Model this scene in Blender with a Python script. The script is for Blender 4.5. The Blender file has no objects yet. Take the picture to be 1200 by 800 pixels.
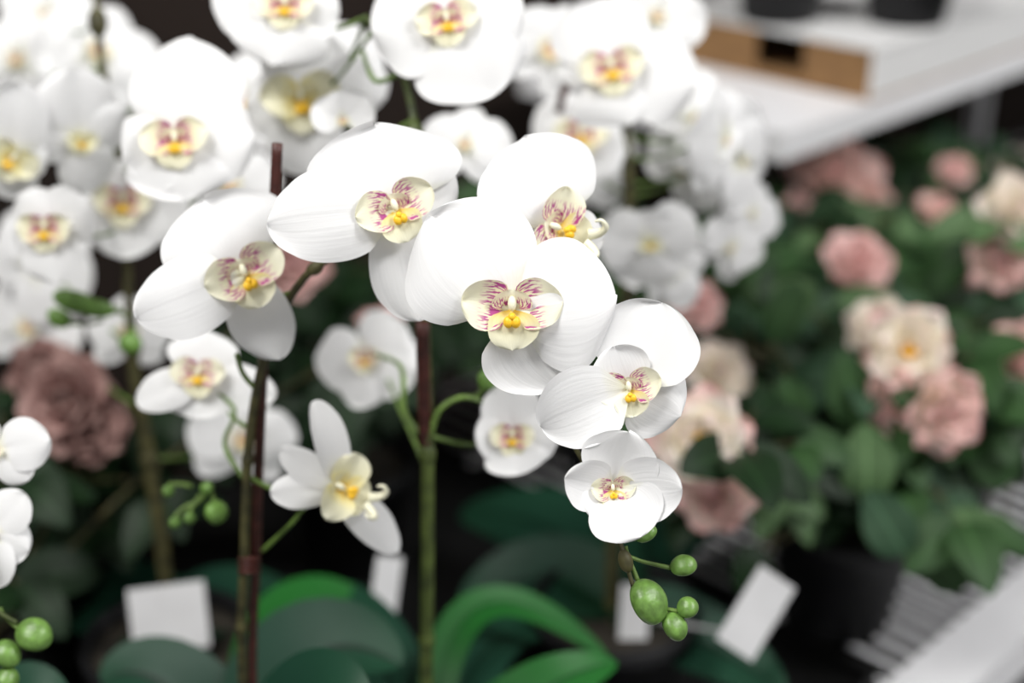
import bpy, math, random
from mathutils import Vector, Matrix
random.seed(7)
S=bpy.context.scene
try:
    S.view_settings.view_transform='Standard'; S.view_settings.look='None'
except Exception: pass
PITCH=math.radians(25); FPX=1667.0
CAM=Vector((0,0,1.5))
CR=Vector((1,0,0)); CU=Vector((0,math.sin(PITCH),math.cos(PITCH))); CF=Vector((0,math.cos(PITCH),-math.sin(PITCH)))
BASE=Matrix((CR,CU,-CF)).transposed().to_4x4()
def P(x,y,d): return CAM+d*((x-600)/FPX*CR+(400-y)/FPX*CU+CF)
def rnd(a,b): return random.uniform(a,b)

# ---------------- materials
def newmat(name):
    m=bpy.data.materials.new(name); m.use_nodes=True
    nt=m.node_tree; return m,nt,nt.nodes['Principled BSDF'],nt.nodes['Material Output']
def simple(name,col,rough=.5,noise=0,scale=40,metal=0,spec=.5,bump=0):
    m,nt,b,o=newmat(name)
    b.inputs['Roughness'].default_value=rough; b.inputs['Metallic'].default_value=metal
    b.inputs['Specular IOR Level'].default_value=spec
    tc=nt.nodes.new('ShaderNodeTexCoord'); n=nt.nodes.new('ShaderNodeTexNoise'); n.inputs['Scale'].default_value=scale
    nt.links.new(tc.outputs['Object'],n.inputs['Vector'])
    r=nt.nodes.new('ShaderNodeValToRGB')
    c=Vector(col); lo=c*(1-noise); hi=c*(1+noise)
    r.color_ramp.elements[0].position=.3; r.color_ramp.elements[1].position=.7
    r.color_ramp.elements[0].color=(*lo,1); r.color_ramp.elements[1].color=(min(hi[0],1),min(hi[1],1),min(hi[2],1),1)
    nt.links.new(n.outputs['Fac'],r.inputs['Fac']); nt.links.new(r.outputs['Color'],b.inputs['Base Color'])
    if bump:
        bp=nt.nodes.new('ShaderNodeBump'); bp.inputs['Strength'].default_value=bump; bp.inputs['Distance'].default_value=.002
        nt.links.new(n.outputs['Fac'],bp.inputs['Height']); nt.links.new(bp.outputs['Normal'],b.inputs['Normal'])
    return m
def petalmat(name,stops,trans=.25,rough=.55,veinscale=22,bump=.25,streak=None,spec=.3,midrib=None):
    """stops: [(t,color)] along the petal; veins run from base to edge"""
    m,nt,b,o=newmat(name); N=nt.nodes; L=nt.links
    uv=N.new('ShaderNodeUVMap'); sep=N.new('ShaderNodeSeparateXYZ'); L.new(uv.outputs[0],sep.inputs[0])
    n2=N.new('ShaderNodeTexNoise'); n2.inputs['Scale'].default_value=3.0; L.new(uv.outputs[0],n2.inputs['Vector'])
    ad=N.new('ShaderNodeMath'); ad.operation='MULTIPLY_ADD'; L.new(n2.outputs['Fac'],ad.inputs[0]); ad.inputs[1].default_value=.16
    sb=N.new('ShaderNodeMath'); sb.operation='SUBTRACT'; L.new(sep.outputs[1],sb.inputs[0]); sb.inputs[1].default_value=.08
    L.new(sb.outputs[0],ad.inputs[2])
    r=N.new('ShaderNodeValToRGB'); e=r.color_ramp.elements
    while len(e)<len(stops): e.new(.5)
    for i,(t,c) in enumerate(stops): e[i].position=t
    for i,(t,c) in enumerate(stops): e[i].color=(*c,1)
    L.new(ad.outputs[0],r.inputs['Fac'])
    mp=N.new('ShaderNodeMapping'); mp.inputs['Scale'].default_value=(veinscale,1.3,1); L.new(uv.outputs[0],mp.inputs[0])
    nv=N.new('ShaderNodeTexNoise'); nv.inputs['Scale'].default_value=1; nv.inputs['Detail'].default_value=3; L.new(mp.outputs[0],nv.inputs['Vector'])
    col=r.outputs['Color']
    if midrib:
        s1=N.new('ShaderNodeMath'); s1.operation='SUBTRACT'; L.new(sep.outputs[0],s1.inputs[0]); s1.inputs[1].default_value=.5
        s2=N.new('ShaderNodeMath'); s2.operation='ABSOLUTE'; L.new(s1.outputs[0],s2.inputs[0])
        rr=N.new('ShaderNodeValToRGB'); rr.color_ramp.elements[0].position=.012; rr.color_ramp.elements[0].color=(1,1,1,1); rr.color_ramp.elements[1].position=.05; rr.color_ramp.elements[1].color=(0,0,0,1)
        L.new(s2.outputs[0],rr.inputs['Fac'])
        mx=N.new('ShaderNodeMix'); mx.data_type='RGBA'; L.new(rr.outputs['Color'],mx.inputs[0]); L.new(col,mx.inputs[6]); mx.inputs[7].default_value=(*midrib,1); col=mx.outputs[2]
    if streak:
        scol,t0,t1,dens=streak
        mp2=N.new('ShaderNodeMapping'); mp2.inputs['Scale'].default_value=(26,4.5,1); L.new(uv.outputs[0],mp2.inputs[0])
        ns=N.new('ShaderNodeTexNoise'); ns.inputs['Scale'].default_value=1.0; ns.inputs['Detail'].default_value=1; L.new(mp2.outputs[0],ns.inputs['Vector'])
        rs=N.new('ShaderNodeValToRGB'); rs.color_ramp.elements[0].position=dens; rs.color_ramp.elements[1].position=dens+.07
        L.new(ns.outputs['Fac'],rs.inputs['Fac'])
        rt=N.new('ShaderNodeValToRGB'); q=rt.color_ramp.elements; q[0].position=t0-.05;q[0].color=(0,0,0,1);q[1].position=t0;q[1].color=(1,1,1,1)
        q.new(t1-.2).color=(.9,.9,.9,1); q.new(t1).color=(0,0,0,1); L.new(ad.outputs[0],rt.inputs['Fac'])
        mu=N.new('ShaderNodeMath'); mu.operation='MULTIPLY'; L.new(rs.outputs['Color'],mu.inputs[0]); L.new(rt.outputs['Color'],mu.inputs[1])
        mx=N.new('ShaderNodeMix'); mx.data_type='RGBA'; L.new(mu.outputs[0],mx.inputs[0]); L.new(col,mx.inputs[6]); mx.inputs[7].default_value=(*scol,1)
        col=mx.outputs[2]
    L.new(col,b.inputs['Base Color'])
    bp=N.new('ShaderNodeBump'); bp.inputs['Strength'].default_value=bump; bp.inputs['Distance'].default_value=.0015
    L.new(nv.outputs['Fac'],bp.inputs['Height']); L.new(bp.outputs['Normal'],b.inputs['Normal'])
    b.inputs['Roughness'].default_value=rough; b.inputs['Specular IOR Level'].default_value=spec
    if trans:
        tr=N.new('ShaderNodeBsdfTranslucent'); L.new(col,tr.inputs['Color']); ms=N.new('ShaderNodeMixShader'); ms.inputs[0].default_value=trans
        L.new(b.outputs[0],ms.inputs[1]); L.new(tr.outputs[0],ms.inputs[2]); L.new(ms.outputs[0],o.inputs['Surface'])
    return m
WHITE=(.90,.90,.905)
M_PETAL=petalmat('orchid_petal_white',[(0,(.82,.83,.60)),(.10,(.87,.87,.76)),(.25,WHITE),(1,WHITE)],bump=.16,rough=.45,trans=.2)
M_LIP=petalmat('orchid_lip_cream',[(0,(.95,.84,.42)),(.3,(.92,.88,.62)),(.8,(.91,.885,.70)),(1,(.90,.88,.70))],bump=.15,streak=((.46,.03,.28),.10,.70,.475))
M_LIP2=petalmat('orchid_lip_tip_cream',[(0,(.96,.66,.07)),(.2,(.93,.84,.40)),(.5,(.91,.88,.62)),(1,(.90,.88,.70))],bump=.15)
M_LIPB=petalmat('orchid_lip_magenta',[(0,(.84,.52,.28)),(.3,(.88,.72,.50)),(.7,(.91,.88,.64)),(1,(.90,.88,.74))],bump=.15,streak=((.50,.08,.32),.08,.60,.45))
M_YEL=simple('orchid_callus_yellow',(.95,.54,.02),.45,.12,900)
M_COL=simple('orchid_column_cream',(.90,.88,.68),.5,.05,300)
FM=[M_PETAL,M_LIP,M_LIP2,M_YEL,M_COL,M_LIPB]
M_BUD=simple('bud_green',(.13,.25,.05),.38,.3,250,bump=.2)
M_STEM=simple('stem_green',(.060,.085,.016),.5,.5,90,bump=.4)
M_STEML=simple('pedicel_green',(.12,.20,.04),.5,.4,90,bump=.3)
M_STEMB=simple('stem_brown_green',(.060,.055,.018),.6,.6,120,bump=.4)
M_STAKE=simple('stake_red_brown',(.060,.014,.010),.45,.45,150,bump=.4)
M_DLEAF=petalmat('orchid_leaf_dark',[(0,(.006,.028,.012)),(.5,(.012,.050,.030)),(1,(.014,.058,.030))],trans=.03,rough=.45,veinscale=30,bump=.15,spec=.2,midrib=(.004,.018,.010))
M_BLEAF=petalmat('orchid_leaf_bright',[(0,(.006,.035,.008)),(.5,(.014,.11,.018)),(1,(.020,.14,.025))],trans=.08,rough=.42,veinscale=30,bump=.15,spec=.2,midrib=(.004,.04,.008))
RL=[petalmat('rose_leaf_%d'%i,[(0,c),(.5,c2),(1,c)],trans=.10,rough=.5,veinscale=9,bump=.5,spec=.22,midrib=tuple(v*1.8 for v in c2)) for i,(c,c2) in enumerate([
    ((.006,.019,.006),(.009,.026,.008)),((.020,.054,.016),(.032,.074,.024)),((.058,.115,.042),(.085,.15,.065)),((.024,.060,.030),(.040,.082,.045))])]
RP=[petalmat('rose_petal_creampink',[(0,(.93,.68,.34)),(.35,(.93,.82,.70)),(.7,(.93,.76,.70)),(1,(.91,.55,.53))],bump=.2,veinscale=8),
    petalmat('rose_petal_pink',[(0,(.88,.70,.58)),(.4,(.90,.70,.65)),(.85,(.88,.61,.58)),(1,(.86,.52,.51))],bump=.2,veinscale=8),
    petalmat('rose_petal_cream',[(0,(.95,.60,.12)),(.35,(.94,.85,.62)),(.8,(.93,.87,.78)),(1,(.93,.76,.71))],bump=.2,veinscale=8),
    petalmat('carnation_petal_dusty',[(0,(.24,.12,.11)),(.6,(.40,.23,.21)),(1,(.48,.31,.28))],bump=.2,veinscale=8)]
M_POT=simple('pot_black_plastic',(.008,.008,.009),.5,.1,spec=.25)
M_POTW=simple('pot_white_ceramic',(.45,.45,.44),.4,.03)
M_SOIL=simple('soil_moss',(.02,.016,.01),.9,.5,60,bump=.8)
M_WHITE=simple('painted_white_metal',(.85,.85,.87),.4,.03,8)
M_CARD=simple('white_card',(.80,.80,.80),.6,.03,30)
M_TAG=simple('tag_card_grey_white',(.62,.62,.63),.6,.05,30)
M_KRAFT=simple('kraft_cardboard',(.26,.14,.055),.8,.15,50)
M_DARK=simple('shade_black',(.008,.008,.008),.7,.3,6,spec=.2)  # black colour standing in for shade on and below the wire deck
M_FLOOR=simple('floor_vinyl',(.12,.12,.12),.5,.2,3)
M_WALL=simple('wall_shade_dark',(.026,.019,.016),.9,.2,3,spec=.1)  # near-black colour stands in for the darkness behind the flowers

# ---------------- mesh builder
class MB:
    def __init__(s): s.v=[];s.f=[];s.uv=[];s.mi=[]
    def grid(s,rows,uvs,mat,close=False):
        o=len(s.v); nr=len(rows); nc=len(rows[0])
        for r in rows: s.v.extend(r)
        for i in range(nr-1):
            for j in range(nc if close else nc-1):
                k=(j+1)%nc
                s.f.append((o+i*nc+j,o+i*nc+k,o+(i+1)*nc+k,o+(i+1)*nc+j)); s.mi.append(mat)
                s.uv.append((uvs[i][j],uvs[i][k],uvs[i+1][k],uvs[i+1][j]))
    def tube(s,pts,rad,mat=0,n=8,sub=5):
        pts=[Vector(p) for p in pts]
        if not hasattr(rad,'__len__'): rad=[rad]*len(pts)
        Q=[];R=[]
        m=len(pts)
        for i in range(m-1):
            p0=pts[max(i-1,0)];p1=pts[i];p2=pts[i+1];p3=pts[min(i+2,m-1)]
            for k in range(sub):
                t=k/sub
                Q.append(.5*((2*p1)+(p2-p0)*t+(2*p0-5*p1+4*p2-p3)*t*t+(3*p1-p0-3*p2+p3)*t**3)); R.append(rad[i]*(1-t)+rad[i+1]*t)
        Q.append(pts[-1]);R.append(rad[-1])
        T=(Q[1]-Q[0]).normalized(); up=Vector((0,0,1)) if abs(T.z)<.9 else Vector((0,1,0))
        A=T.cross(up).normalized(); rows=[];uvs=[]
        for i,q in enumerate(Q):
            T=(Q[min(i+1,len(Q)-1)]-Q[max(i-1,0)]); T=T.normalized() if T.length>0 else Vector((0,0,1))
            A=(A-T*A.dot(T)).normalized(); B=T.cross(A)
            rr=R[i]
            rows.append([q+rr*(math.cos(a)*A+math.sin(a)*B) for a in [2*math.pi*k/n for k in range(n)]]); uvs.append([(k/n,i/len(Q)) for k in range(n)])
        rows.insert(0,[Q[0].copy() for _ in range(n)]);uvs.insert(0,[(k/n,0) for k in range(n)])
        rows.append([Q[-1].copy() for _ in range(n)]);uvs.append([(k/n,1) for k in range(n)])
        s.grid(rows,uvs,mat,True); return Q
    def ellip(s,c,ax,mat,n=12,m=8,ridge=0,rn=3):
        X,Y,Z=ax; rows=[];uvs=[]
        for i in range(m+1):
            ph=math.pi*i/m; row=[];u=[]
            for j in range(n):
                th=2*math.pi*j/n; k=1+ridge*math.cos(rn*th)*math.sin(ph)
                row.append(c+math.sin(ph)*k*(math.cos(th)*X+math.sin(th)*Y)-math.cos(ph)*Z); u.append((j/n,i/m))
            rows.append(row);uvs.append(u)
        s.grid(rows,uvs,mat,True)
    def box(s,o,X,Y,Z,mat=0):
        o=Vector(o); c=[o+X*i+Y*j+Z*k for k in(0,1) for j in(0,1) for i in(0,1)]
        b=len(s.v); s.v.extend(c)
        for f in((0,2,3,1),(4,5,7,6),(0,1,5,4),(2,6,7,3),(0,4,6,2),(1,3,7,5)):
            s.f.append(tuple(b+i for i in f)); s.mi.append(mat); s.uv.append(((0,0),(1,0),(1,1),(0,1)))
    def obj(s,name,mats,parent=None,smooth=True,mw=None):
        me=bpy.data.meshes.new(name); me.from_pydata([tuple(v) for v in s.v],[],s.f)
        for m in mats: me.materials.append(m)
        uvl=me.uv_layers.new(name='UVMap'); fl=[]
        for q in s.uv:
            for u in q: fl.extend(u)
        uvl.data.foreach_set('uv',fl)
        me.polygons.foreach_set('material_index',s.mi); me.polygons.foreach_set('use_smooth',[smooth]*len(s.f)); me.update()
        ob=bpy.data.objects.new(name,me); S.collection.objects.link(ob)
        if mw is not None: ob.matrix_world=mw
        if parent: attach(ob,parent)
        return ob
def attach(ob,par):
    ob.parent=par; ob.matrix_parent_inverse=Matrix.Translation(-par.location)
def empty(name,loc):
    e=bpy.data.objects.new(name,None); e.location=loc; e.empty_display_size=.03; S.collection.objects.link(e); return e

def petal(mb,ang,L,W,el0=0,el1=0,cup=0,mat=0,r0=0,z0=0,ruf=.0,p=.85,q=.55,nu=18,nv=12,twist=0,M=None,groove=.02,se=0,jit=0):
    """ang cw from up (deg). el: elevation at base/tip (deg). se: superellipse exponent for rounder outlines"""
    a=math.radians(ang); d=Vector((math.sin(a),math.cos(a),0)); sd=Vector((math.cos(a),-math.sin(a),0)); k=Vector((0,0,1))
    rows=[];uvs=[]; pos=d*r0+k*z0; ph=rnd(0,6.28); ph2=rnd(0,6.28); ph3=rnd(0,6.28); tp=0; sk=rnd(-.10,.10)
    for i in range(nu+1):
        t=.5-.5*math.cos(math.pi*i/nu)
        e=math.radians(el0+(el1-el0)*t); tg=math.cos(e)*d+math.sin(e)*k; nn=-math.sin(e)*d+math.cos(e)*k
        pos=pos+tg*(t-tp)*L; tp=t
        tt=min(max(t,.0012),.9999)
        if se:
            w=W/2*(1-abs(2*tt**p-1)**se)**(1/se)*(.45+.55*min(1,t/.22))
        else: w=W/2*math.sin(math.pi*tt**p)**q
        w=max(w,W*.05*(1-t)) 
        row=[];u=[]
        for j in range(nv+1):
            s_=-1+2*j/nv
            ww=w*(1+jit*math.sin(5*t+ph3+1.5*s_))
            z=cup*w*s_*s_ + ruf*W*abs(s_)**2*math.sin(6*t+ph+2*s_)*t + ruf*.6*W*math.sin(3.6*s_+ph2)*t*t + twist*s_*w*t - groove*W*math.exp(-(s_*5)**2)*(1-t)
            row.append(pos+sd*(s_*ww+sk*W*t*t*(.3 if jit else 0))+nn*z-tg*(L*.05*s_*s_*t*min(1,(1-t)*8) if jit else 0)); u.append((.5+.5*s_,t))
        rows.append(row);uvs.append(u)
    if M is not None: rows=[[M@v for v in r] for r in rows]
    mb.grid(rows,uvs,mat)
def lip(mb,roll,s,lift=35,lm=1,curl=False,wide=1.0,z0=.0):
    for sg in(-1,1):
        petal(mb,roll+sg*80,1.0*s*wide,1.0*s,lift,lift-30,.35,lm,r0=.02*s,z0=z0,ruf=.08,p=1.05,nu=16,nv=16,se=2.1,jit=.06)
    petal(mb,roll+180,.80*s,1.0*s,26,-15,.35,2,r0=.02*s,z0=z0+.06*s,ruf=.06,p=1.0,nu=14,nv=12,se=2.1,jit=.06)
    petal(mb,roll,.42*s,.8*s,40,15,.4,lm,r0=.0,z0=z0,ruf=.02,nu=10,nv=8,se=2.1)
    a=math.radians(roll); d=Vector((math.sin(a),math.cos(a),0)); sd=Vector((math.cos(a),-math.sin(a),0)); k=Vector((0,0,1))
    mb.ellip(d*.10*s+k*(z0+.20*s),(sd*.085*s,k*.09*s,d*.15*s),4)
    for sg in(-1,1):
        mb.ellip(-d*.26*s+k*(z0+.28*s)+sd*sg*.07*s,(sd*.10*s,k*.09*s,d*.12*s),3)
    mb.ellip(-d*.16*s+k*(z0+.30*s),(sd*.08*s,k*.08*s,d*.08*s),3)
    if curl:
        for sg in(-1,1):
            b=-d*.70*s+k*(z0+.26*s)+sd*sg*.10*s
            mb.tube([b,b-d*.18*s+k*.12*s+sd*sg*.10*s,b-d*.24*s+k*.34*s+sd*sg*.24*s,b-d*.06*s+k*.44*s+sd*sg*.34*s,b+d*.06*s+k*.36*s+sd*sg*.28*s],[.13*s,.11*s,.08*s,.05*s,.03*s],4,6,4)
def rotm(yaw,pitch,roll):
    # yaw + turns flower to image right, pitch + up, roll cw
    return Matrix.Rotation(math.radians(yaw),4,'Y')@Matrix.Rotation(-math.radians(pitch),4,'X')@Matrix.Rotation(-math.radians(roll),4,'Z')
FL=[]
def flower(par,x,y,d,pet,lipr,lips,yaw=0,pitch=0,liplift=35,lm=1,curl=False,wide=1,cup=-.10,roll=0):
    k=d/FPX; mb=MB()
    for i,pt in enumerate(pet):
        dx,dy,w=pt[:3]; e0=pt[3] if len(pt)>3 else 8; e1=pt[4] if len(pt)>4 else -14; z=pt[5] if len(pt)>5 else 0
        cp=pt[6] if len(pt)>6 else cup*rnd(.3,2.2); tw=pt[7] if len(pt)>7 else rnd(-.10,.10)
        L=math.hypot(dx,dy)*1.04
        petal(mb,math.degrees(math.atan2(dx,dy)),L*k,w*k,e0,e1,cp,0,z0=z*k,ruf=.042,p=1.15,nu=34,nv=22,twist=tw,se=2.1,jit=.035)
    lip(mb,lipr,lips*k,liplift,lm,curl,wide,z0=2*k)
    mw=Matrix.Translation(P(x,y,d))@BASE@rotm(yaw,pitch,roll)
    ob=mb.obj('orchid_flower',FM,par,mw=mw)
    FL.append((par,P(x,y,d),(BASE@rotm(yaw,pitch,roll)).to_3x3()@Vector((0,0,1)),k*lips)); return ob
def gf(par,x,y,d,R,yaw=0,pitch=0,roll=0,lm=5,ls=.42):
    j=lambda v:v*rnd(.92,1.08)
    pet=[(0,j(.95*R),j(.85*R),0,-10,-4),(R*.72,-R*.68,j(.78*R),0,-10,-3),(-R*.72,-R*.68,j(.78*R),0,-10,-3),
         (j(R)*.98,R*.22,j(1.15*R),10,-12,2),(-j(R)*.98,R*.22,j(1.15*R),10,-12,2)]
    return flower(par,x,y,d,pet,0,R*ls,yaw,pitch,roll=roll,lm=lm)

# ---------------- shelf frame
A_=Vector((.7071,.7071,0)); B_=Vector((-.7071,.7071,0)); Z_=Vector((0,0,1)); R0=Vector((.36,.93,.8))
def SH(a,b,z): return Vector((R0.x,R0.y,0))+A_*a+B_*b+Z_*z
def pot(name_mat,par,c,z0,h,r,soil=True):
    mb=MB(); prof=[(0,0),(r*.72,0),(r*.76,.004),(r*.97,h*.82),(r*1.06,h*.83),(r*1.08,h),(r*.99,h),(r*.96,h*.88),(0,h*.88)]
    rows=[[Vector((c.x+q*math.cos(t),c.y+q*math.sin(t),z0+zz)) for t in [2*math.pi*i/32 for i in range(32)]] for q,zz in prof]
    uv=[[(i/32,j/8) for i in range(32)] for j in range(9)]
    mb.grid(rows[:8],uv[:8],0,True); mb.grid(rows[7:],uv[7:],1,True)
    return mb.obj('pot',[name_mat,M_SOIL],par)
def ribbon(mb,p0,p1,p2,w,mat=0,up=None,cup=.25,p=.8,q=.6,nu=14,nv=6,ruf=.03):
    p0,p1,p2=Vector(p0),Vector(p1),Vector(p2); rows=[];uvs=[];ph=rnd(0,6)
    up=up or Vector((0,-.3,1))
    for i in range(nu+1):
        t=.5-.5*math.cos(math.pi*i/nu); c=p0*(1-t)**2+p1*2*t*(1-t)+p2*t*t
        tg=((p1-p0)*(1-t)+(p2-p1)*t).normalized(); sd=tg.cross(up)
        if sd.length<1e-4: sd=Vector((1,0,0))
        sd.normalize(); nn=sd.cross(tg)
        tt=min(max(t,.01),.998); ww=w/2*math.sin(math.pi*tt**p)**q
        rows.append([c+sd*(s_*ww)+nn*(cup*ww*abs(s_)+ruf*w*s_*s_*math.sin(9*t+ph+s_)) for s_ in [-1+2*j/nv for j in range(nv+1)]])
        uvs.append([(j/nv,t) for j in range(nv+1)])
    mb.grid(rows,uvs,mat)

# ---------------- orchid plants
def plant(name,basepix):
    b=P(*basepix); e=empty(name,Vector((b.x,b.y,.812))); return e
def down(x,y,d,z=.92):
    b=P(x,y,d); return Vector((b.x,b.y,z))
SPK={}
def spike(par,name,pts,rad,mats,stake=False):
    mb=MB(); Q=mb.tube(pts,rad,0,10,6)
    if not stake:
        for i in range(8,len(Q)-4,9):
            r=rad if not hasattr(rad,'__len__') else rad[0]
            T=(Q[i+1]-Q[i]).normalized(); X=T.orthogonal().normalized(); mb.ellip(Q[i],(X*r*1.25,T.cross(X)*r*1.25,T*r*2),0)
        SPK.setdefault(par.name,[]).extend(Q)
    return mb.obj(name,mats,par)
def buds(par,lst,tw=None):
    mb=MB()
    for (x,y,d,L,W,ang,sx,sy) in lst:
        a=math.radians(ang); D=(math.sin(a)*CR+math.cos(a)*CU)-.15*CF; D.normalize(); X=D.cross(CF).normalized(); Y=D.cross(X)
        k=d/FPX; c=P(x,y,d)
        mb.ellip(c,(X*W/2*k,Y*W/2*k,D*L/2*k),0,30,16,.10,3)
        s=P(sx,sy,d+.002); e=c-D*L*.48*k
        mb.tube([s,(s+e)/2-D*L*.15*k,e],[2.6*k,2.3*k,3.0*k],1,8,6)
    return mb.obj('flower_buds',[M_BUD,M_STEML],par)

# plant one: stake + arching spike (in focus)
o1=plant('orchid_plant',(290,800,.76))
spike(o1,'support_stake',[P(325,168,.668),P(318,300,.685),P(307,450,.71),P(300,650,.745),P(296,800,.77),down(296,830,.775,.90)],.0026,[M_STAKE],True)
spike(o1,'flower_spike',[down(283,830,.765,.90),P(284,790,.765),P(287,640,.735),P(292,520,.715),P(308,425,.70),P(338,352,.685),P(378,308,.67),P(455,280,.655),P(545,320,.64),P(605,400,.625),P(640,455,.612),P(672,520,.61),P(715,600,.61),P(728,640,.61),P(742,688,.61)],
      [.0026,.0026,.0025,.0024,.0022,.0020,.0017,.0015,.0014,.0013,.0013,.0012,.0011,.0011,.0009],[M_STEMB])
mb=MB(); 
for yy in(655,662,669): 
    c=P(292,yy,.738); mb.ellip(c,(CR*.0062,CF*.005,Z_*.0018),0)
mb.obj('stem_tie',[M_STAKE],o1)
# A
flower(o1,600,362,.60,[(-94,108,172,14,-22,6,-.24),(119,12,160,18,-18,6,-.22,.05),(58,-88,140,0,-10,-4)],0,60,0,0,26,1,wide=1.0)
# B
flower(o1,652,268,.64,[(-38,104,154,8,-18,0),(30,-70,80,0,-10,-4),(-75,10,80,0,-10,-4),(60,-10,60,0,-10,-4)],-70,50,16,0,32,1,curl=True)
# C
flower(o1,463,246,.635,[(-20,100,182,12,-22,0,-.16),(-144,-16,110,14,-16,6,-.18),(30,-126,92,-4,-12,-6),(68,50,90,-4,-10,-6)],-22,50,10,0,32,1)
# D
flower(o1,286,322,.665,[(-46,86,158,12,-20,0,-.14),(-120,-52,92,18,-14,8,-.16),(44,-98,78,-6,-14,-8)],-25,52,18,0,36,1)
# E
flower(o1,738,456,.60,[(36,98,124,8,-10,-3,.12),(56,-32,92,0,-10,-4),(-102,-40,94,22,-6,8,.16,.35),(-20,50,70,20,10,-4,.1)],-10,40,-8,0,30,1)
# F
flower(o1,718,573,.60,[(20,72,92,20,26,-2,.2,.15),(80,6,78,28,14,0,.2,-.2),(-60,14,62,28,18,0,.25,.2),(30,-56,92,32,15,3,.25,.1),(-24,-34,66,26,16,2,.15)],-5,28,0,0,36,1)
# H side view
flower(o1,398,572,.70,[(-38,102,44,30,-8,0,.3),(-78,0,44,0,-14,-6),(88,-78,50,-10,-12,-4,-.1),(-66,48,38,0,-10,-4)],-60,46,32,5,38,2,curl=True)
# I
flower(o1,234,440,.75,[(5,52,84,10,-10),(-68,-34,50,16,-10,4),(86,-22,52,0,-10),(-6,-48,100,5,-8,2)],0,34,0,10,35,1)
buds(o1,[(759,705,.61,56,42,155,733,640),(801,663,.61,32,25,80,728,648),(806,712,.61,26,25,70,765,705),(790,734,.61,36,28,150,770,712),(757,625,.61,28,20,60,722,620)])
mb=MB(); mb.tube([P(308,645,.735),P(340,615,.71),P(362,590,.70),P(392,577,.703)],[.0012]*4,0)
mb.tube([P(300,455,.705),P(285,438,.70),P(277,415,.69)],[.0016,.0013,.001],0)
mb.tube([P(285,560,.725),P(263,520,.74),P(275,480,.745),P(240,450,.752)],[.0014,.0012,.0011,.001],0)
mb.obj('side_stems',[M_STEML],o1)
ZP=.812
# plant two
o2=plant('orchid_plant',(500,800,.80))
spike(o2,'support_stake',[P(495,378,.715),P(498,500,.74),P(501,520,.743)],.0036,[M_STAKE],True)
spike(o2,'flower_spike',[down(501,830,.80,.90),P(500,800,.80),P(501,650,.765),P(501,510,.742),P(498,400,.735),P(492,250,.735),P(485,140,.745),P(465,70,.75),P(430,20,.755)],[.0037,.0037,.0036,.0035,.003,.0026,.0022,.0018,.0014],[M_STEM])
mb=MB()
mb.tube([P(503,512,.742),P(515,480,.735),P(545,465,.735),P(580,478,.74)],[.002,.0016,.0014,.0012],0)
mb.tube([P(492,508,.742),P(474,480,.75),P(470,430,.78),P(440,415,.82)],[.002,.0016,.0014,.0012],0)
mb.tube([P(470,85,.75),P(440,95,.75),P(425,60,.76)],[.0016,.0014,.0012],0)
mb.obj('side_stems',[M_STEML],o2)
flower(o2,524,26,.73,[(-86,-10,118,6,-10),(52,-84,140,10,-12,3),(84,28,110,4,-10),(-5,80,110,0,-10)],-10,38,0,0,30,5)
flower(o2,600,512,.735,[(-5,62,70,10,5),(52,10,66,12,5),(-42,4,56,14,5),(10,-42,78,18,5,2)],0,28,0,0,35,5)
flower(o2,430,420,.86,[(-66,0,76,8,-10),(60,-20,80,8,-10),(-20,-55,70),(40,45,80)],0,22,-20,0,35,5)
flower(o2,335,8,.77,[(-84,22,96,6,-10),(-18,-66,120,10,-12,3),(60,-10,90),(10,80,90)],0,36,0,0,30,5)
flower(o2,352,118,.80,[(8,84,104),(-60,-14,78),(8,-84,92),(84,30,80,10,-10)],-10,50,10,0,35,2)
flower(o2,400,85,.84,[(30,50,80),(50,-30,70),(-30,50,70)],0,24,20,0)
flower(o2,402,142,.76,[(34,26,54,30,20,0,.2),(-36,14,44,30,10,0,.2),(8,34,50,10,20)],0,8,0,0)
buds(o2,[(572,445,.735,26,24,30,552,466),(585,430,.735,20,18,20,560,464)])
# plant three (left)
o3=plant('orchid_plant',(205,800,.98))
spike(o3,'flower_spike',[down(207,830,1.0,.90),P(206,800,.99),P(190,640,.95),P(172,520,.92),P(158,440,.90),P(150,330,.88),P(140,200,.87),P(118,60,.87),P(112,-20,.87)],[.0048]*4+[.004,.003,.0026,.0023,.002],[M_STEMB])
flower(o3,207,166,.74,[(20,120,138,4,-14),(-58,-24,96,10,-10,2),(86,14,116,6,-10),(8,-66,128,10,-14,3)],-5,42,0,0,32,5)
flower(o3,55,268,.78,[(-32,36,66,10,-8),(50,30,74,8,-8),(10,-62,78,10,-6,2),(-38,-22,56)],0,34,-5,-10,30,5)
flower(o3,146,238,.86,[(5,50,90),(72,-10,84),(-52,-5,80),(-5,-62,90)],0,36,0,0,30,5)
flower(o3,95,165,.82,[(-15,80,96),(46,40,70),(-55,10,70),(20,-60,70)],0,20,30,-20,30,2)
flower(o3,12,185,.80,[(5,85,80),(40,10,60),(-30,-10,60),(0,-48,70)],30,34,30,-20,30,2)
gf(o3,115,62,.98,70,20,10,20,ls=.25); gf(o3,20,70,1.0,66,0,0,0,ls=.2); gf(o3,150,390,.93,48,10,0,0,ls=.3); gf(o3,35,385,1.02,76,-20,10,40,ls=.2)
gf(o3,285,515,.93,62,20,0,10,ls=.3); gf(o3,265,215,.95,60,20,0,10,ls=.3); gf(o3,45,310,1.0,70,0,0,50,ls=.2); gf(o3,160,110,1.0,62,0,0,50,ls=.2)
gf(o3,285,120,.98,62,0,0,10,ls=.3); gf(o3,55,20,1.02,60,0,0,10,ls=.2)
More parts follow.
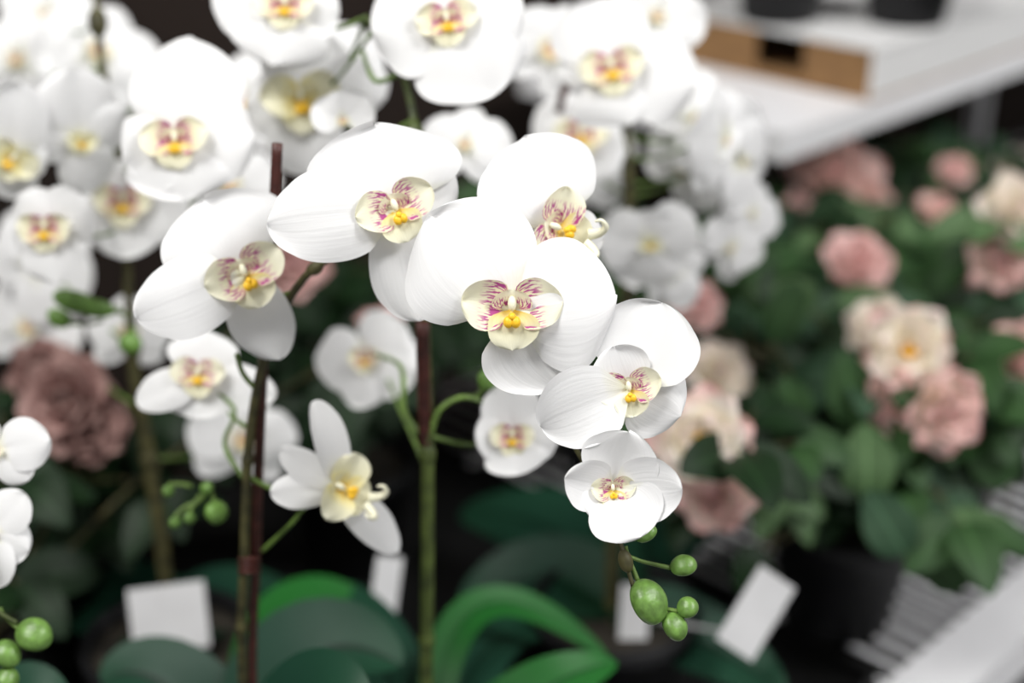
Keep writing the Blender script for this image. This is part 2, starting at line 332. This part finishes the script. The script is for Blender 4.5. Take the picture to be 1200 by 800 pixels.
buds(o3,[(88,352,.82,52,26,-75,140,360),(112,360,.82,46,22,-80,150,372),(152,402,.82,26,26,200,150,385),(70,372,.83,30,22,-60,120,375)])
buds(o1,[(253,600,.74,28,27,170,245,575),(222,607,.75,14,14,180,235,580),(197,575,.76,14,14,180,225,570),(205,612,.76,14,14,180,225,590),(243,572,.74,16,16,20,230,590)])
# plant four (right-centre)
o4=plant('orchid_plant',(717,780,1.02))
spike(o4,'flower_spike',[down(717,830,1.03,.90),P(717,780,1.02),P(718,640,.99),P(727,450,.95),P(737,300,.93),P(736,200,.91),P(732,120,.90),P(725,40,.9)],[.0048]*3+[.0044,.0044,.004,.003,.002],[M_STEMB])
spike(o4,'support_stake',[P(690,40,.88),P(660,110,.89),P(655,130,.9)],.0026,[M_STAKE],True)
flower(o4,716,82,.83,[(-20,82,118),(98,-16,110,8,-10),(-52,34,80),(22,-62,120,10,-12,3)],-10,40,0,0,30,5)
flower(o4,680,160,.90,[(-50,30,76),(56,20,84),(-35,-46,76),(36,-46,76),(0,50,70)],0,34,0,0,30,5)
gf(o4,850,165,.92,66,40,-10,-20,ls=.12); gf(o4,815,140,.93,60,-20,10,60,ls=.12); gf(o4,870,190,.93,54,40,-10,100,ls=.1);gf(o4,800,200,.95,55,-40,-20,60,ls=.1)
flower(o4,762,285,.90,[(-62,10,76),(50,30,76),(-10,-58,94),(20,36,70)],0,14,0,-30,30,2)
gf(o4,855,290,.95,44,20,-20,30,ls=.12); gf(o4,645,60,.95,60,0,0,30,ls=.3); gf(o4,770,20,.93,56,0,0,30,ls=.2); gf(o4,880,250,.98,40,20,0,30,ls=.1)
gf(o4,790,320,.93,44,20,-20,70,ls=.12); gf(o4,545,170,.86,52,0,10,10,ls=.2); gf(o4,700,190,.97,54,20,-20,70,ls=.2)
# plant five (left edge)
o5=plant('orchid_plant',(-60,800,.72))
spike(o5,'flower_spike',[down(-60,830,.74,.90),P(-60,800,.74),P(-66,640,.71),P(-60,540,.69),P(-30,520,.68),P(-20,620,.675),P(-15,700,.67),P(20,730,.67)],[.0028,.0028,.0026,.0024,.002,.0018,.0014,.001],[M_STEM])
flower(o5,-5,528,.68,[(62,12,64,8,-6),(-40,30,60),(40,-30,50)],0,12,0,0)
flower(o5,-12,625,.68,[(42,44,56,8,-6),(44,-20,58),(10,-62,50),(-40,30,60)],0,12,0,0)
buds(o5,[(40,744,.67,44,38,110,0,712),(8,766,.67,36,30,130,-15,730),(8,797,.67,28,30,110,-20,765)])

# pedicels
bypar={}
for par,c,n,s in FL: bypar.setdefault(par.name,[]).append((c,n))
for pn,l in bypar.items():
    par=bpy.data.objects[pn]; mb=MB(); Q=SPK.get(pn,[])
    for c,n in l:
        st=c-n*.003
        q=min(Q,key=lambda v:(v-st).length+max(0,v.z-st.z)*.3)
        m=(st+q)/2-n*.012+Vector((0,0,-.006))
        mb.tube([st,st-n*.012,m,q],[.0013,.0011,.0011,.0014],0,6,5)
    mb.obj('flower_pedicels',[M_STEML],par)
# pots and strap leaves
for o,pm,r in((o1,M_POTW,.05),(o2,M_POTW,.05),(o3,M_POT,.055),(o4,M_POT,.055),(o5,M_POT,.05)):
    c=Vector(o.location); pot(pm,o,c,ZP,.10,r)
def strap(par,pts,mats,w):
    mb=MB(); 
    for (a,b,c,ww,mi) in pts: ribbon(mb,a,b,c,ww,mi,Vector((0,-.5,1)),.22,.75,.5,24,10,.02)
    return mb.obj('strap_leaves',mats,par)
lm=[M_DLEAF,M_BLEAF]
t1=down(290,800,.76,.905); t2=down(500,800,.80,.905); t3=down(205,800,.98,.905); t4=down(717,780,1.02,.905); t5=down(-60,800,.72,.905)
strap(o1,[(t1,P(320,690,.86),P(470,780,.83),.075,0),(t1,P(300,640,.92),P(435,720,.96),.055,1),(t1,P(200,740,.85),P(120,800,.85),.06,0),(t1,P(330,760,.72),P(430,830,.70),.06,0)],lm,.07)
strap(o2,[(t2,P(500,590,.92),P(712,770,.93),.026,1),(t2,P(600,800,.80),P(722,775,.84),.040,1),(t2,P(440,720,.90),P(380,690,.98),.05,0),(t2,P(540,720,.9),P(640,740,1.0),.04,0)],lm,.07)
strap(o3,[(t3,P(160,680,1.05),P(60,720,1.1),.07,0),(t3,P(260,690,1.05),P(350,700,1.1),.07,0)],lm,.07)
strap(o4,[(t4,P(800,730,1.0),P(920,810,.95),.06,0),(t4,P(690,600,1.1),P(540,600,1.18),.08,0),(t4,P(640,640,1.05),P(540,720,1.05),.07,0),(t4,P(760,600,1.15),P(840,600,1.2),.07,0)],lm,.07)
strap(o5,[(t5,P(-20,760,.75),P(80,830,.75),.05,0),(t5,P(-120,760,.75),P(-200,800,.75),.06,0)],lm,.07)

# ---------------- rose bushes
def rose_mesh(R,mi,dense=1.0):
    mb=MB()
    layers=[(7,1.0,1.0,5,25,0),(7,.92,.9,25,45,.03),(7,.82,.8,42,60,.06),(6,.68,.7,55,82,.08),(6,.52,.55,65,95,.08),(5,.38,.4,75,100,.06)]
    for li,(n,L,W,e0,e1,z) in enumerate(layers):
        off=rnd(0,360)
        for i in range(n):
            petal(mb,off+i*360/n+rnd(-12,12),L*R*rnd(.85,1.12),W*R*rnd(.85,1.1),e0+rnd(-10,10),e1+rnd(-20,14),.25,mi,r0=.03*R,z0=z*R,ruf=.09,nu=10,nv=8,p=.75,q=.5)
    mb.ellip(Vector((0,0,-.12*R)),(Vector((.16*R,0,0)),Vector((0,.16*R,0)),Vector((0,0,.16*R))),4)
    return mb
def open_rose(R,mi):
    """looser open bloom: broad ruffled petals around a yellow stamen boss"""
    mb=MB()
    for k,(n,L,W,e0,e1,z) in enumerate([(7,1.0,1.0,0,18,0),(7,.92,.9,18,36,.03),(6,.76,.78,34,54,.05),(5,.55,.58,50,72,.05),(4,.42,.44,58,80,.05)]):
        off=rnd(0,360)
        for i in range(n): petal(mb,off+i*360/n+rnd(-14,14),L*R*rnd(.82,1.12),W*R*rnd(.85,1.1),e0+rnd(-10,10),e1+rnd(-18,16),.2,0 if k==0 else mi,r0=.03*R,z0=z*R,ruf=.1,nu=12,nv=8,p=.75,q=.5)
    for i in range(22):
        a=rnd(0,6.28); r=.13*R*math.sqrt(rnd(0,1)); b=Vector((r*math.cos(a),r*math.sin(a),.28*R+rnd(0,.1)*R)); mb.ellip(b,(Vector((.04*R,0,0)),Vector((0,.04*R,0)),Vector((0,0,.06*R))),5,6,4)
    mb.ellip(Vector((0,0,.15*R)),(Vector((.16*R,0,0)),Vector((0,.16*R,0)),Vector((0,0,.18*R))),5)
    mb.ellip(Vector((0,0,-.12*R)),(Vector((.16*R,0,0)),Vector((0,.16*R,0)),Vector((0,0,.16*R))),4)
    return mb
RM=RP+[M_BUD,M_YEL]
def rose(par,x,y,d,Rpx,mi,yaw=0,pitch=25,name='rose_bloom'):
    R=Rpx*d/FPX
    mb=open_rose(R,2) if mi==4 else rose_mesh(R,mi); mw=Matrix.Translation(P(x,y,d))@BASE@rotm(yaw,pitch,rnd(0,360))
    mb.obj(name,RM,par,mw=mw); return P(x,y,d)
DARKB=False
def leafspray(mb,p,dirv,n=3,L=.05):
    dirv=dirv.normalized(); side=dirv.cross(Z_); side=side.normalized() if side.length>.01 else Vector((1,0,0))
    e=p+dirv*L*.8+Vector((0,0,.004)); mb.tube([p,(p+e)/2,e],[.0009]*3,4,5,2)
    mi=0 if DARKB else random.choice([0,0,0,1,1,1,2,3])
    for k in range(n):
        if k==0: b=e; dd=dirv
        else:
            b=p+dirv*L*(.35 if k>2 else .75); dd=(dirv*.5+side*(1 if k%2 else -1)).normalized()
        dd=(dd+Vector((rnd(-.2,.2),rnd(-.2,.2),rnd(-.6,.1)))).normalized(); l=L*rnd(.85,1.15)
        up=Vector((rnd(-.4,.4)-.1,rnd(-1.2,-.2),1))
        ribbon(mb,b,b+dd*l*.5+Vector((0,0,.15*l)),b+dd*l-Vector((0,0,.12*l)),l*.66,mi,up,.15,.72,.62,9,6,.02)
def bush(a,b,z0,zt,rad,targets,nst=9,nl=7,L=.046,potr=.05,explicit=()):
    c=SH(a,b,z0); e=empty('rose_bush',c); pot(M_POT,e,c,z0,.10,potr)
    mb=MB(); top=c+Z_*.088
    ends=list(targets)
    for i in range(nst):
        an=rnd(0,6.28); r=rad*rnd(.3,1); ends.append(Vector((c.x+r*math.cos(an),c.y+r*math.sin(an),z0+rnd(.14,zt-z0))))
    for en in ends:
        s=top+Vector((rnd(-.02,.02),rnd(-.02,.02),0)); m1=s.lerp(en,.4)+Vector((rnd(-.015,.015),rnd(-.015,.015),.03)); m2=s.lerp(en,.75)+Vector((0,0,.015))
        Q=mb.tube([s,m1,m2,en],[.0022,.0018,.0015,.0013],4,6,6)
        for k in range(nl):
            q=Q[int(rnd(.3,.93)*(len(Q)-1))]; an=rnd(0,6.28)
            leafspray(mb,q,Vector((math.cos(an),math.sin(an),rnd(-.3,.4))),3,L*rnd(.7,1.15))
    for (x,y,d,dx,dy,w,mi) in explicit:   # large front leaves on their own twigs
        p0=P(x,y,d); p2=P(x+dx,y+dy,d-.005); en=p0
        s=top; mb.tube([s,s.lerp(en,.5)+Vector((0,0,.01)),en],[.0018,.0015,.001],4,6,5)
        ribbon(mb,p0,(p0+p2)/2+Vector((0,-.004,.004)),p2,w*d/FPX,mi,-CF,.12,.78,.6,14,8,.02)
    mb.obj('stems_and_leaves',RL+[M_STEMB],e); return e,ends
def B(a,b,zt,rad,roses,**kw):
    e,_=bush(a,b,ZP,zt,rad,[P(r[0],r[1],r[2])-Vector((0,-.004,.006)) for r in roses],**kw)
    for r in roses: rose(e,*r)
    return e
B(-.055,.085,1.03,.09,[(838,575,.94,52,0,-10,-10),(822,518,.90,66,4,-5,5),(838,440,1.08,44,2,10,20),(818,362,1.10,34,1,0,30)],potr=.056,
  explicit=[(930,500,1.0,-10,-60,52,1),(880,660,.98,20,60,50,0),(905,400,1.05,30,-70,50,1),(890,640,.97,-25,55,45,0)])
B(.10,.09,1.04,.10,[(1062,412,1.02,60,4,-5,5),(1100,475,1.00,56,0,20,-15),(1050,468,1.02,46,0,-10,-25),(1030,385,1.08,40,2,-20,30),(1005,312,1.18,46,1,0,20)],
  explicit=[(1015,585,1.0,0,-90,66,2),(1005,500,1.02,-20,-90,60,1),(1060,650,.98,-45,-75,62,3),(950,365,1.1,-45,-30,56,2),(1010,612,1.0,80,25,58,1),(930,520,1.02,-15,-60,50,1),(1050,370,1.1,-70,-25,46,2)])
B(.36,.13,1.08,.12,[(1192,425,1.08,54,0,0,10),(1188,255,1.16,52,2,0,20),(1172,300,1.16,44,0,0,-20),(1150,335,1.28,30,1,0,0)],
  explicit=[(1165,665,1.0,-45,-70,70,2),(1130,690,1.02,-55,-60,60,1),(1190,560,1.05,-60,-40,60,1)])
B(-.02,.36,1.07,.13,[(972,212,1.42,60,0,0,20),(930,255,1.40,28,1,0,20),(1010,240,1.40,38,0,0,0)],nst=11)
B(.2,.32,1.06,.12,[(1118,205,1.45,24,1,0,30),(1095,255,1.36,32,0,0,30),(1130,272,1.36,32,0,0,10),(1072,262,1.38,26,1,0,10)],nst=11)
B(.5,.34,1.06,.14,[(1192,205,1.55,30,2,0,30)],nst=10)
B(.7,.15,1.06,.13,[])
DARKB=True  # darkest leaf only from here: shade of the rear foliage put into its colour
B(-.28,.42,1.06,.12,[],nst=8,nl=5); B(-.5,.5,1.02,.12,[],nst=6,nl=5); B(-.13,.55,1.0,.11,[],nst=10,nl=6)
# dusty carnation plant at left
e=empty('carnation_plant',Vector(down(75,700,1.12,.812))); pot(M_POT,e,e.location,ZP,.10,.05)
cs=[(85,474,.97,62,3),(52,440,.99,48,3),(118,508,.97,42,3)]
mb=MB()
for c in cs:
    mb.tube([e.location+Z_*.09,(e.location+P(*c[:3]))/2+Vector((0,0,.06)),P(*c[:3])],[.002]*3,4,6,5)
for i in range(20):
    an=rnd(0,6.28); leafspray(mb,e.location+Vector((rnd(-.06,.06),rnd(-.06,.06),rnd(.10,.16))),Vector((math.cos(an),math.sin(an),rnd(0,.3))),3,.045)
mb.obj('stems_and_leaves',RL+[M_STEMB],e)
for c in cs: rose(e,*c,0,10,'carnation_bloom')
B(-.62,.42,1.08,.10,[(346,315,1.02,46,1,0,20),(446,383,1.04,28,1,0,40)],nst=4,nl=3)

# ---------------- furniture
def shelfbox(mb,a,b,z,la,lb,h,m=0): mb.box(SH(a,b,z),A_*la,B_*lb,Z_*h,m)
ws=empty('wire_shelf',SH(0,0,.8)); mb=MB()
a0,a1,bd=-1.0,2.2,.62
for k in range(int((a1-a0)/.022)):
    a=a0+k*.022; mb.tube([SH(a,-.01,.809),SH(a,bd,.809)],.0024,0,6,1)
for b in(.12,.30,.48,.61): mb.tube([SH(a0,b,.8045),SH(a1,b,.8045)],.003,0,6,1)
mb.obj('wire_deck',[M_WHITE],ws)
mb=MB(); shelfbox(mb,a0,-.04,.772,a1-a0,.05,.040); mb.obj('front_rail',[M_WHITE],ws,False)
mb=MB()
for a in(a0,a1):
    for b in(-.03,bd): shelfbox(mb,a-.015,b,0,.03,.03,1.9 if b>0 else .77)
mb.obj('uprights',[M_WHITE],ws,False)
mb=MB(); shelfbox(mb,a0+.02,.02,.782,a1-a0-.04,bd-.03,.006); mb.obj('deck_gap_shade',[M_DARK],ws,False)  # added black sheet, stands in for shade in the gaps between wires
mb=MB()
for (x0,y0,lx,ly,h) in((-.95,.012,.84,.59,.002),(-.95,.012,.84,.004,.012),(-.95,.598,.84,.004,.012),(-.95,.016,.004,.582,.012),(-.114,.016,.004,.582,.012)):
    shelfbox(mb,x0,y0,.8115,lx,ly,h)
mb.obj('deck_shade_tray',[M_DARK],ws,False)  # added black tray over the wires, stands in for deep shade between plants
us=empty('display_shelf',SH(.13,.32,1.11)); mb=MB()
UZ=1.108
shelfbox(mb,.12,.288,UZ,2.0,.33,.027); mb.obj('shelf_board',[M_WHITE],us,False)
mb=MB()
for a in(.17,1.1,2.05): shelfbox(mb,a,.59,ZP,.02,.02,UZ-ZP)
mb.obj('shelf_legs',[M_WHITE],us,False)
BZ=UZ+.0275
ct=empty('cardboard_box',SH(.3,.36,BZ)); mb=MB()
ca,cb=.262,.290; la,lb,h,t=.60,.26,.048,.003
mb.box(SH(ca,cb,BZ),A_*la,B_*lb,Z_*t,1)
mb.box(SH(ca,cb,BZ+t),A_*la,B_*t,Z_*(h-t),0); mb.box(SH(ca,cb+lb-t,BZ+t),A_*la,B_*t,Z_*(h-t),0)
y1,y2=lb*.30,lb*.52
mb.box(SH(ca,cb+t,BZ+t),A_*t,B_*(y1-t),Z_*(h-t),1); mb.box(SH(ca,cb+y2,BZ+t),A_*t,B_*(lb-t-y2),Z_*(h-t),1); mb.box(SH(ca,cb+y1,BZ+t),A_*t,B_*(y2-y1),Z_*(h*.2),1)
mb.box(SH(ca+la-t,cb+t,BZ+t),A_*t,B_*(lb-2*t),Z_*(h-t),1)
mb.box(SH(ca-.002,cb-.002,BZ+h),A_*(la+.004),B_*(lb+.004),Z_*.002,0)
mb.obj('box_body',[M_CARD,M_KRAFT],ct,False)
for k,(a,b) in enumerate(((.303,.430),(.384,.332),(.55,.45),(.68,.36))):
    zz=BZ+h+.0025; c=SH(a,b,zz); ee=empty('black_plant_pot',c); pot(M_POT,ee,c,zz,.085,.050)
# tags
def tag(par,x,y,d,w,h,ang,yaw,top):
    k=d/FPX; mb=MB(); mb.box(Vector((-w/2*k,-h/2*k,0)),Vector((w*k,0,0)),Vector((0,h*k,0)),Vector((0,0,.0006)))
    M=Matrix.Translation(P(x,y,d))@BASE@rotm(yaw,0,ang); mb.obj('plant_tag',[M_TAG],par,False,mw=M)
    mb=MB(); p=M@Vector((0,-h*.3*k,-.0012)); mb.tube([p,(p+top)/2,top],[.0012]*3,0,6,3); mb.obj('tag_stick',[M_TAG],par)
tag(o3,198,724,.95,88,78,-6,10,t3+Vector((-.02,-.02,0))); tag(o4,886,718,.93,54,100,34,15,t4+Vector((.03,-.01,0))); tag(o4,742,740,.98,34,110,3,0,t4+Vector((.01,-.02,0))); tag(o2,452,690,.95,32,76,8,20,t2+Vector((-.02,.03,0)))
# room
mb=MB(); mb.box(Vector((-4,-3,-.05)),Vector((9,0,0)),Vector((0,8,0)),Vector((0,0,.05))); mb.obj('floor',[M_FLOOR],None,False)
mb=MB(); mb.box(SH(-3.0,.68,0),A_*6.5,B_*.05,Z_*3); mb.obj('wall_back',[M_WALL],None,False)
mb=MB(); mb.box(Vector((-4,-3,3.02)),Vector((9,0,0)),Vector((0,8,0)),Vector((0,0,.05))); mb.obj('ceiling',[M_WHITE],None,False)

def area(name,loc,tgt,size,power,col=(1,1,1),sy=None):
    l=bpy.data.lights.new(name,'AREA'); l.energy=power; l.size=size; l.color=col
    if sy: l.shape='RECTANGLE'; l.size_y=sy
    o=bpy.data.objects.new(name,l); o.location=loc; o.rotation_euler=(Vector(tgt)-Vector(loc)).to_track_quat('-Z','Y').to_euler(); S.collection.objects.link(o)
area('ceiling_light_panel',(-.8,.1,2.9),(0,.6,1.2),.8,47,(1,.985,.955),.8)
area('ceiling_light_panel',(1.4,.1,2.95),(.6,.9,1),.8,60,(1,.99,.98),.8)
w=bpy.data.worlds.new('World'); S.world=w; w.use_nodes=True; w.node_tree.nodes['Background'].inputs[0].default_value=(1,.995,.985,1); w.node_tree.nodes['Background'].inputs[1].default_value=.49

cd=bpy.data.cameras.new('Camera'); cam=bpy.data.objects.new('Camera',cd); S.collection.objects.link(cam)
cam.location=CAM; cam.rotation_euler=(math.radians(90)-PITCH,0,0); cd.sensor_width=36; cd.lens=FPX/1200*36; cd.clip_start=.01
cd.dof.use_dof=True; cd.dof.focus_distance=.605; cd.dof.aperture_fstop=2.9
S.camera=cam
